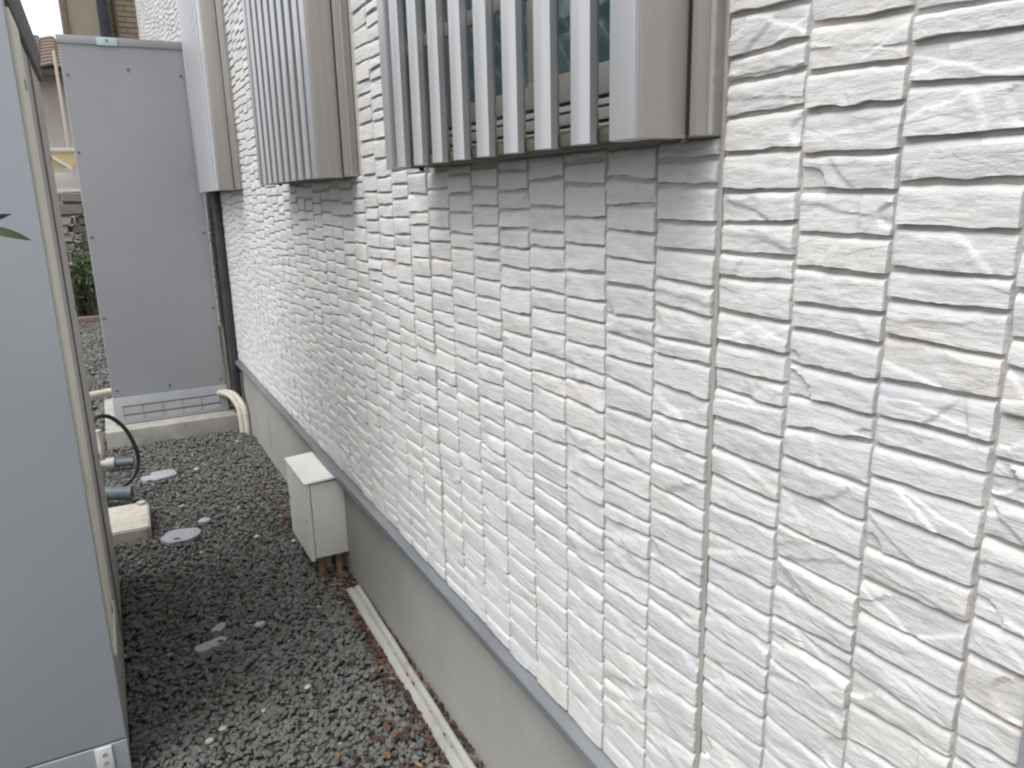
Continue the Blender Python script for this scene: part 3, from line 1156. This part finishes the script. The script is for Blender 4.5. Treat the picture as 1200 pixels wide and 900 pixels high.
def gravel_batch(pos, size, base):
    co, f = base
    n = len(pos)
    sc = np.stack([rng.uniform(0.75, 1.25, n), rng.uniform(0.6, 1.0, n), rng.uniform(0.38, 0.66, n)], -1) * size[:, None]
    pts = co[None] * (1 + rng.uniform(-0.22, 0.22, (n, len(co), 1)))
    # cut a few flat faces so that the stones look crushed
    for _ in range(3):
        d = rng.normal(size=(n, 1, 3))
        d /= np.linalg.norm(d, axis=2, keepdims=True)
        lim = rng.uniform(0.55, 0.8, (n, 1))
        s = (pts * d).sum(2)
        pts = pts - d * np.clip(s - lim, 0, None)[..., None]
    pts = pts * sc[:, None, :]
    RM = rand_rot(n)
    # keep them lying mostly flat
    tilt = rng.uniform(0, 2 * math.pi, n)
    flatR = np.zeros((n, 3, 3))
    flatR[:, 0, 0] = np.cos(tilt)
    flatR[:, 0, 1] = -np.sin(tilt)
    flatR[:, 1, 0] = np.sin(tilt)
    flatR[:, 1, 1] = np.cos(tilt)
    flatR[:, 2, 2] = 1
    use = rng.random(n) < 0.7
    RM[use] = flatR[use]
    pts = np.einsum('nij,nvj->nvi', RM, pts) + pos[:, None, :]
    F = f[None] + (np.arange(n) * len(co))[:, None, None]
    tint = np.repeat(np.clip(rng.beta(2.2, 2.6, n) * 0.92 + (rng.random(n) < 0.035) * 0.3, 0, 1), len(co))
    return pts.reshape(-1, 3), F.reshape(-1, 3), tint


def heave(x, y):
    return 0.008 * fbm(x * 3.1 + 5, y * 3.1, 2)


def scatter(x0, x1, y0, y1, dens, smin, smax, z0=-0.006, z1=0.006):
    n = int((x1 - x0) * (y1 - y0) * dens)
    x = rng.uniform(x0, x1, n)
    y = rng.uniform(y0, y1, n)
    s = rng.uniform(smin, smax, n) * rng.choice([0.7, 1.0, 1.0, 1.25], n)
    z = rng.uniform(z0, z1, n) + heave(x, y)
    return np.stack([x, y, z], -1), s


parts = []
p, s = scatter(-0.14, 0.645, 1.30, 3.0, 9000, 0.0055, 0.0108)
keep = ~((p[:, 0] < NX1 + 0.0) & (p[:, 1] > NY0 - 0.01) & (p[:, 1] < NY1))
parts.append(gravel_batch(p[keep], s[keep], ICO2))
p, s = scatter(-0.55, 0.65, 3.0, 4.76, 6000, 0.0062, 0.0118)
parts.append(gravel_batch(p, s, ICO1))
p, s = scatter(-0.95, 0.65, -0.4, 1.30, 3600, 0.0085, 0.0145)
parts.append(gravel_batch(p, s, ICO1))
p, s = scatter(-0.95, -0.12, 1.30, 1.84, 3600, 0.0085, 0.0145)
parts.append(gravel_batch(p, s, ICO1))
p, s = scatter(-1.3, -0.13, 4.76, 10.3, 1500, 0.012, 0.022)
parts.append(gravel_batch(p, s, ICO1))
p, s = scatter(-0.13, 0.65, 5.62, 10.3, 1200, 0.012, 0.022)
parts.append(gravel_batch(p, s, ICO1))
C, F, T = [], [], []
off = 0
for c, f, t in parts:
    C.append(c)
    F.append(f + off)
    T.append(t)
    off += len(c)
me = mesh_np('gravel', np.concatenate(C), np.concatenate(F), np.concatenate(T), flat=True)
tag(link_mesh('gravel', me, MAT['gravel']), 'dark grey crushed gravel covering the passage between wall and cabinets', 'gravel', kind='stuff')


# pale flat patches and white pebbles on the gravel
def patch(cx, cy, rx, ry, rot, seed, label, notch=None):
    t = bmesh.new()
    n = 34
    top, bot = [], []
    for k in range(n):
        a = 2 * math.pi * k / n
        r = 1 + 0.30 * float(fbm(np.array(math.cos(a) * 1.6 + seed), np.array(math.sin(a) * 1.6 + seed), 3))
        if notch:
            for (na, nw, nd) in notch:
                d = (a - na + math.pi) % (2 * math.pi) - math.pi
                r -= nd * math.exp(-(d / nw) ** 2)
        x, y = r * rx * math.cos(a), r * ry * math.sin(a)
        X = cx + x * math.cos(rot) - y * math.sin(rot)
        Y = cy + x * math.sin(rot) + y * math.cos(rot)
        z = float(heave(np.array(X), np.array(Y))) + 0.0150
        top.append((X, Y, z))
        bot.append((X, Y, z - 0.018))
    zc = float(heave(np.array(cx), np.array(cy))) + 0.0175
    c = t.verts.new((cx, cy, zc))
    mid = [t.verts.new((cx + (p[0] - cx) * 0.6, cy + (p[1] - cy) * 0.6, zc - 0.0006)) for p in top]
    tv = [t.verts.new(p) for p in top]
    bv = [t.verts.new(p) for p in bot]
    for k in range(n):
        j = (k + 1) % n
        t.faces.new((c, mid[k], mid[j]))
        t.faces.new((mid[k], tv[k], tv[j], mid[j]))
        t.faces.new((tv[k], bv[k], bv[j], tv[j]))
    bmesh.ops.recalc_face_normals(t, faces=t.faces[:])
    e = MB()
    e.add(t)
    tag(e.build('pale_patch', 'patch', origin=(cx, cy, 0), angle=50), label, 'mortar patch', 'pale patches lying on the gravel')


patch(0.097, 4.085, 0.088, 0.062, 0.25, 3.0, 'pale grey patch on the gravel with a notch, near the slab of the tall cabinet', [(2.2, 0.25, 0.45)])
patch(0.128, 3.25, 0.074, 0.066, 0.4, 12.0, 'pale grey oval patch on the gravel beside the cream concrete block')
patch(0.232, 3.36, 0.024, 0.026, 0.1, 22.0, 'tiny pale grey patch on the gravel beside the pale oval patch')
patch(0.135, 2.33, 0.052, 0.030, 0.35, 31.0, 'crooked pale grey patch on the gravel well away from the other pale patches', [(1.4, 0.5, 0.5), (4.5, 0.4, 0.3)])
patch(0.168, 2.415, 0.030, 0.016, 0.9, 37.0, 'thin pale grey sliver on the gravel touching the crooked patch')

PEB = [(305, 732, 0.0155, 'largest white pebble, lying beside the crooked pale patch on the gravel'),
       (246, 868, 0.010, 'small white pebble on the gravel near the foot of the blue-grey cabinet'),
       (361, 805, 0.0095, 'small white pebble on the gravel near the weathered cable duct'),
       (301, 629, 0.011, 'small white pebble on the gravel between oval patch and junction box'),
       (231, 550, 0.014, 'flat white pebble on the gravel beside the notched pale patch'),
       (344, 634, 0.009, 'tiny white pebble on the gravel close beside the ivory junction box'),
       (214, 593, 0.010, 'small white pebble on the gravel between the notched and oval patches')]
for (px, py, r, lab) in PEB:
    d = pray(px, py)
    k = (0.012 - CAMH) / d[2]
    P = d * k + np.array([0, 0, CAMH])
    co, f = ICO2
    c = co * (1 + rng.uniform(-.12, .12, (len(co), 1))) * np.array([r * 1.2, r * 0.85, r * 0.7]) + P
    me = mesh_np('white_pebble', c, f)
    o = link_mesh('white_pebble', me, MAT['pebble'], origin=tuple(P))
    tag(o, lab, 'pebble', 'white pebbles scattered on the gravel')


# dead leaves gathered along the duct and under the box
def litter():
    co, f, t = [], [], []
    spots = [(0.585, 1.6, 0.008, 0.45, 260), (0.588, 2.2, 0.008, 0.15, 90), (0.575, 1.35, 0.02, 0.35, 70), (0.56, 1.75, 0.02, 0.3, 50), (0.585, 2.1, 0.015, 0.22, 60), (0.60, 2.5, 0.04, 0.06, 50), (0.642, 1.9, 0.004, 0.5, 90),
             (0.46, 1.52, 0.05, 0.07, 26), (0.50, 1.66, 0.03, 0.06, 16), (0.545, 3.15, 0.035, 0.16, 50), (0.53, 3.45, 0.04, 0.14, 26), (0.45, 3.2, 0.08, 0.2, 18), (0.25, 3.6, 0.2, 0.5, 26), (0.30, 2.8, 0.2, 0.5, 22), (-0.02, 2.6, 0.04, 0.3, 12), (0.1, 2.2, 0.2, 0.4, 10), (0.4, 4.4, 0.12, 0.2, 18)]
    i0 = 0
    for (cx, cy, sx, sy, n) in spots:
        for _ in range(n):
            x = min(cx + random.gauss(0, sx), 0.647)
            y = cy + random.gauss(0, sy)
            L = random.uniform(0.007, 0.018)
            W = L * random.uniform(0.3, 0.55)
            a = random.uniform(0, 6.28)
            tl = random.uniform(-0.5, 0.5)
            z = float(heave(np.array(x), np.array(y))) + random.uniform(0.012, 0.019)
            pts = [(-L, 0, 0), (-L * .3, -W, 0.002), (L * .4, -W * .8, 0.003), (L, 0, 0.001), (L * .4, W * .8, 0.004), (-L * .3, W, 0.002)]
            ca, sa = math.cos(a), math.sin(a)
            for (u, v, w) in pts:
                co.append((x + u * ca - v * sa, y + u * sa + v * ca, z + w + u * tl * 0.4))
            f += [(i0, i0 + 1, i0 + 2, i0 + 3), (i0, i0 + 3, i0 + 4, i0 + 5)]
            tv = random.random() ** (2.2 if n > 85 else 1.0)
            t += [tv] * 6
            i0 += 6
    me = mesh_np('dead_leaves', co, f, t)
    tag(link_mesh('dead_leaves', me, MAT['litter']), 'brown dead leaf scraps gathered along the duct and foundation', 'leaves', kind='stuff')


litter()


# ------------------------------------------------------------------ sapling whose leaf tips reach into the frame
def leaf_mesh(L, W):
    n = 7
    co, f = [], []
    for k in range(n + 1):
        t = k / n
        w = W * math.sin(math.pi * min(1, t * 0.97 + 0.02)) ** 0.8 * (1 - 0.35 * t)
        z = 0.05 * L * math.sin(math.pi * t) - 0.10 * L * t * t
        co += [(t * L, -w, z + w * 0.25), (t * L, 0, z), (t * L, w, z + w * 0.25)]
    for k in range(n):
        for j in range(2):
            a = k * 3 + j
            f.append((a, a + 3, a + 4, a + 1))
    return co, f


sap = empty('sapling', (-0.62, 1.25, 0))
tag(sap, 'thin leafy sapling whose narrow green leaf tips reach in front of the blue-grey cabinet', 'plant')
e = MB()
st = spline([(-0.62, 1.25, -0.03), (-0.61, 1.26, 0.5), (-0.58, 1.24, 0.95), (-0.52, 1.22, 1.22), (-0.38, 1.21, 1.36), (-0.24, 1.20, 1.38), (-0.138, 1.20, 1.325)], 8)
e.tube(st, [0.010 - 0.0082 * i / (len(st) - 1) for i in range(len(st))], 8)
e.build('stem', 'twig', sap)
LEAVES = [((-0.137, 1.20, 1.326), (0.056, 0.004, -0.0165), 0.0075, 1.15), ((-0.140, 1.20, 1.327), (0.040, 0.004, 0.017), 0.0065, -1.0), ((-0.16, 1.20, 1.345), (-0.01, -0.04, -0.03), 0.006, 0)]
for i in range(16):
    q = st[16 + int(i * 1.9) % (len(st) - 18)]
    LEAVES.append((tuple(q), (random.uniform(-0.05, 0.0), random.uniform(-0.05, 0.05), random.uniform(-0.03, 0.04)), 0.007, random.uniform(-1, 1)))
for (p0, dv, w, roll) in LEAVES:
    d = Vector(dv)
    co, f = leaf_mesh(d.length, w)
    rot = d.to_track_quat('X', 'Z').to_matrix() @ Matrix.Rotation(roll, 3, 'X')
    c2 = [tuple(Vector(p0) + rot @ Vector(c)) for c in co]
    me = mesh_np('leaf', c2, f)
    link_mesh('leaf', me, MAT['leaf'], sap, origin=p0)

# ------------------------------------------------------------------ what shows beyond: beige house, brick house, far house, stones, fence, shrub
# beige house with brown corner
bh = empty('beige_house', (0.15, 12.4, 0))
tag(bh, 'olive beige house wall with brown corner board beyond the tall grey cabinet', 'house')
e = MB()
e.box(-0.03, 0.36, 12.0, 14.5, 0, 6.0)
e.build('wall', 'beige', bh, smooth=False)
e = MB()
e.box(-0.085, -0.012, 11.97, 12.06, 0, 6.0, 0.005)
e.build('corner_board', 'brown_trim', bh)
e = MB()
e.box(-0.10, 0.36, 11.9, 14.5, 6.0, 6.2, 0.01)
e.build('roof', 'brown_trim', bh)
e = MB()
e.box(0.342, 0.47, 11.93, 12.1, 0, 6.0, 0.006)
e.build('dark_post', 'navy_trim', bh)
# cream brick house behind it
bk = empty('brick_house', (0.9, 13.0, 0))
tag(bk, 'cream brick house wall with thin brown pipe beyond the tall grey cabinet', 'house')
e = MB()
e.box(0.38, 3.0, 13.05, 16.0, 0, 6.2)
bw = e.build('wall', 'beige', bk, smooth=False)
bm_src = None
for r in range(40):
    z = 3.1 + r * 0.072
    for k in range(5):
        x = 0.40 + (k + (r % 2) * 0.5) * 0.215
        if x > 1.2 or z > 4.9:
            continue
        if bm_src is None:
            e = MB()
            e.box(x, x + 0.205, 13.035, 13.075, z, z + 0.062, 0.003, 1)
            bm_src = e.build('brick', 'cream_brick', bw, origin=(x, 13.05, z))
            a = bm_src.data.attributes.new('tint', 'FLOAT', 'POINT')
            a.data.foreach_set('value', np.full(len(bm_src.data.vertices), 0.6, np.float32))
        else:
            c = bm_src.copy()
            COL.objects.link(c)
            c.location = Vector((x, 13.05, z)) - wloc(bw)
e = MB()
e.tube([(0.585, 12.99, 0), (0.585, 12.99, 6.1)], 0.03, 10)
e.build('pipe', 'brown_trim', bk)
e = MB()
e.box(0.2, 3.2, 12.8, 16.2, 6.2, 6.4, 0.01)
e.build('roof', 'brown_trim', bk)

# pale far house with brown tiled roof
# unseen block wall added behind the viewer to shade the near cabinet
bwl = empty('added_shade_wall', (-0.8, -2.3, 0))
tag(bwl, 'added grey block wall, out of view behind the viewer, shading the pale blue-grey cabinet', 'wall')
srcb = None
for r in range(10):
    for k in range(9):
        x = -2.9 + k * 0.4 - (r % 2) * 0.2
        z = r * 0.2
        if srcb is None:
            e = MB()
            e.box(x + 0.004, x + 0.396, -2.36, -2.24, z + 0.004, z + 0.196, 0.004, 1)
            srcb = e.build('block', 'slab', bwl, origin=(x, -2.3, z))
        else:
            c = srcb.copy()
            COL.objects.link(c)
            c.location = Vector((x, -2.3, z)) - bwl.location
e = MB()
e.box(-3.1, 0.62, -2.355, -2.245, 0, 2.0)
e.build('mortar', 'grout', bwl, smooth=False)

fh = empty('far_house', (-1.0, 15.5, 0))
tag(fh, 'pale house with a brown tiled roof glimpsed between the two grey cabinets', 'house')
e = MB()
e.box(-6.0, -0.12, 15.4, 19.0, 0, 3.45)
e.build('wall', 'white_render', fh, smooth=False)
roof = MB().box(-6.3, -0.02, 15.0, 15.1, 3.40, 3.52, 0.004).build('gutter', 'gutter', fh)
e = MB()
e.poly([(14.98, 3.50), (17.2, 4.32), (19.4, 3.50)], 'x', -6.3, 0.0)
rfo = e.build('roof', 'gutter', fh, smooth=False)
src = None
ang = math.atan2(0.82, 2.22)
for r in range(9):
    for k in range(9):
        x = -0.02 - (k + 1) * 0.24
        y = 14.96 + r * 0.245
        z = 3.515 + (y - 14.98) * 0.82 / 2.22 + 0.01
        if src is None:
            t = bmesh.new()
            prof = [(0, 0), (0.06, 0.012), (0.12, 0.030), (0.18, 0.040), (0.235, 0.020)]
            v0 = [t.verts.new((p[0], 0, p[1] + 0.02)) for p in prof]
            v1 = [t.verts.new((p[0], 0.26, p[1] + 0.26 * math.tan(ang))) for p in prof]
            v2 = [t.verts.new((p[0], 0, p[1] - 0.012)) for p in prof]
            for a in range(4):
                t.faces.new((v0[a], v0[a + 1], v1[a + 1], v1[a]))
                t.faces.new((v2[a], v2[a + 1], v0[a + 1], v0[a]))
            bmesh.ops.recalc_face_normals(t, faces=t.faces[:])
            for v in t.verts:
                v.co += Vector((x, y, z))
            e = MB()
            e.add(t)
            src = e.build('roof_tile', 'rooftile', rfo, origin=(x, y, z))
            a = src.data.attributes.new('tint', 'FLOAT', 'POINT')
            a.data.foreach_set('value', np.full(len(src.data.vertices), 0.55, np.float32))
        else:
            c = src.copy()
            COL.objects.link(c)
            c.location = Vector((x, y, z)) - wloc(rfo)

# timber post beside it
e = MB()
e.box(-0.262, -0.222, 13.0, 13.07, 0, 3.45, 0.004)
tag(e.build('timber_post', 'pink_post', origin=(-0.24, 13.03, 0)), 'slim pinkish timber post rising beside the left edge of the tall cabinet', 'post')

# yellow timber fence with a diagonal white brace
fe = empty('timber_fence', (-0.5, 11.4, 0))
tag(fe, 'pale yellow timber fence with white rails above the garden stones', 'fence')
for zz, h, mt, nm in ((1.82, 0.19, 'fence', 'board'), (1.56, 0.20, 'white_render', 'board')):
    e = MB()
    e.box(-1.6, 0.4, 11.40, 11.425, zz, zz + h, 0.003)
    e.build(nm, mt, fe)
for zz in (2.02, 1.52):
    e = MB()
    e.box(-1.6, 0.4, 11.375, 11.40, zz, zz + 0.035, 0.003)
    e.build('rail', 'fence_white', fe)
e = MB()
e.poly([(-0.52, 2.00), (-0.49, 2.02), (-0.20, 1.83), (-0.22, 1.80)], 'y', 11.372, 11.398)
e.build('brace', 'fence_white', fe)
for xx in (-1.5, -0.62, 0.3):
    e = MB()
    e.box(xx, xx + 0.08, 11.428, 11.5, 0, 2.1, 0.004)
    e.build('post', 'fence', fe)

# rough garden stones stacked as a low wall
gw = empty('garden_stone_wall', (-0.4, 10.9, 0))
tag(gw, 'low stacked garden stone wall behind the green shrub', 'stone wall')
rr = random.Random(5)
z = 0.0
row = 0
while z < 1.5:
    h = rr.uniform(0.10, 0.17)
    x = -1.5 + rr.uniform(-0.2, 0)
    while x < 0.3:
        w = rr.uniform(0.18, 0.40)
        t = bmesh.new()
        bmesh.ops.create_cube(t, size=1)
        bmesh.ops.bevel(t, geom=t.edges[:], offset=0.13, segments=2, affect='EDGES')
        for v in t.verts:
            v.co = Vector((v.co.x * w * 0.97, v.co.y * rr.uniform(0.28, 0.33), v.co.z * h * 0.97)) + Vector((x + w / 2, 11.0 + rr.uniform(-.02, .02), z + h / 2)) + Vector((rr.uniform(-.008, .008),) * 3)
        e = MB()
        e.add(t)
        o = e.build('stone', 'gardenstone', gw, origin=(x + w / 2, 11.0, z + h / 2))
        a = o.data.attributes.new('tint', 'FLOAT', 'POINT')
        a.data.foreach_set('value', np.full(len(o.data.vertices), rr.random(), np.float32))
        x += w
    z += h
e = MB()
e.box(-2.0, 0.6, 10.28, 10.42, -0.05, 0.07, 0.01)
tag(e.build('edging_kerb', 'brown_trim', origin=(-0.7, 10.35, 0)), 'brown edging kerb where the far gravel meets the green shrub', 'kerb')


# shrub with strap leaves
def shrub():
    sh = empty('shrub', (-0.36, 10.62, 0))
    tag(sh, 'green leafy shrub growing at the end of the gravel between the two cabinets', 'shrub')
    rr = random.Random(11)
    co, f, t = [], [], []
    stems = MB()
    for s in range(30):
        a = rr.uniform(0, 6.28)
        bx, by = -0.36 + 0.30 * math.cos(a) * rr.random(), 10.62 + 0.12 * math.sin(a) * rr.random()
        tx, ty, tz = bx + rr.gauss(0, 0.12), by + rr.gauss(0, 0.08), rr.uniform(0.5, 1.02)
        stems.tube([(bx, by, 0), ((bx + tx) / 2, (by + ty) / 2, tz * 0.55), (tx, ty, tz)], [0.006, 0.005, 0.002], 5)
        for k in range(46):
            q = rr.uniform(0.15, 1.0)
            p = Vector((bx + (tx - bx) * q, by + (ty - by) * q, tz * q))
            d = Vector((rr.gauss(0, 1), rr.gauss(0, 1), rr.gauss(0.25, 0.6))).normalized()
            L = rr.uniform(0.05, 0.10)
            W = L * 0.17
            sd = d.cross(Vector((rr.gauss(0, .3), rr.gauss(0, .3), 1))).normalized()
            i0 = len(co)
            for c in (p, p + d * L * 0.5 + sd * W, p + d * L - Vector((0, 0, L * 0.25)), p + d * L * 0.5 - sd * W):
                co.append(tuple(c))
            f.append((i0, i0 + 1, i0 + 2, i0 + 3))
            t += [min(1, max(0, rr.gauss(0.5, 0.25)))] * 4
    stems.build('stems', 'twig', sh)
    o = link_mesh('foliage', mesh_np('foliage', co, f, t), MAT['foliage'], sh)
    tag(o, kind='stuff')


shrub()
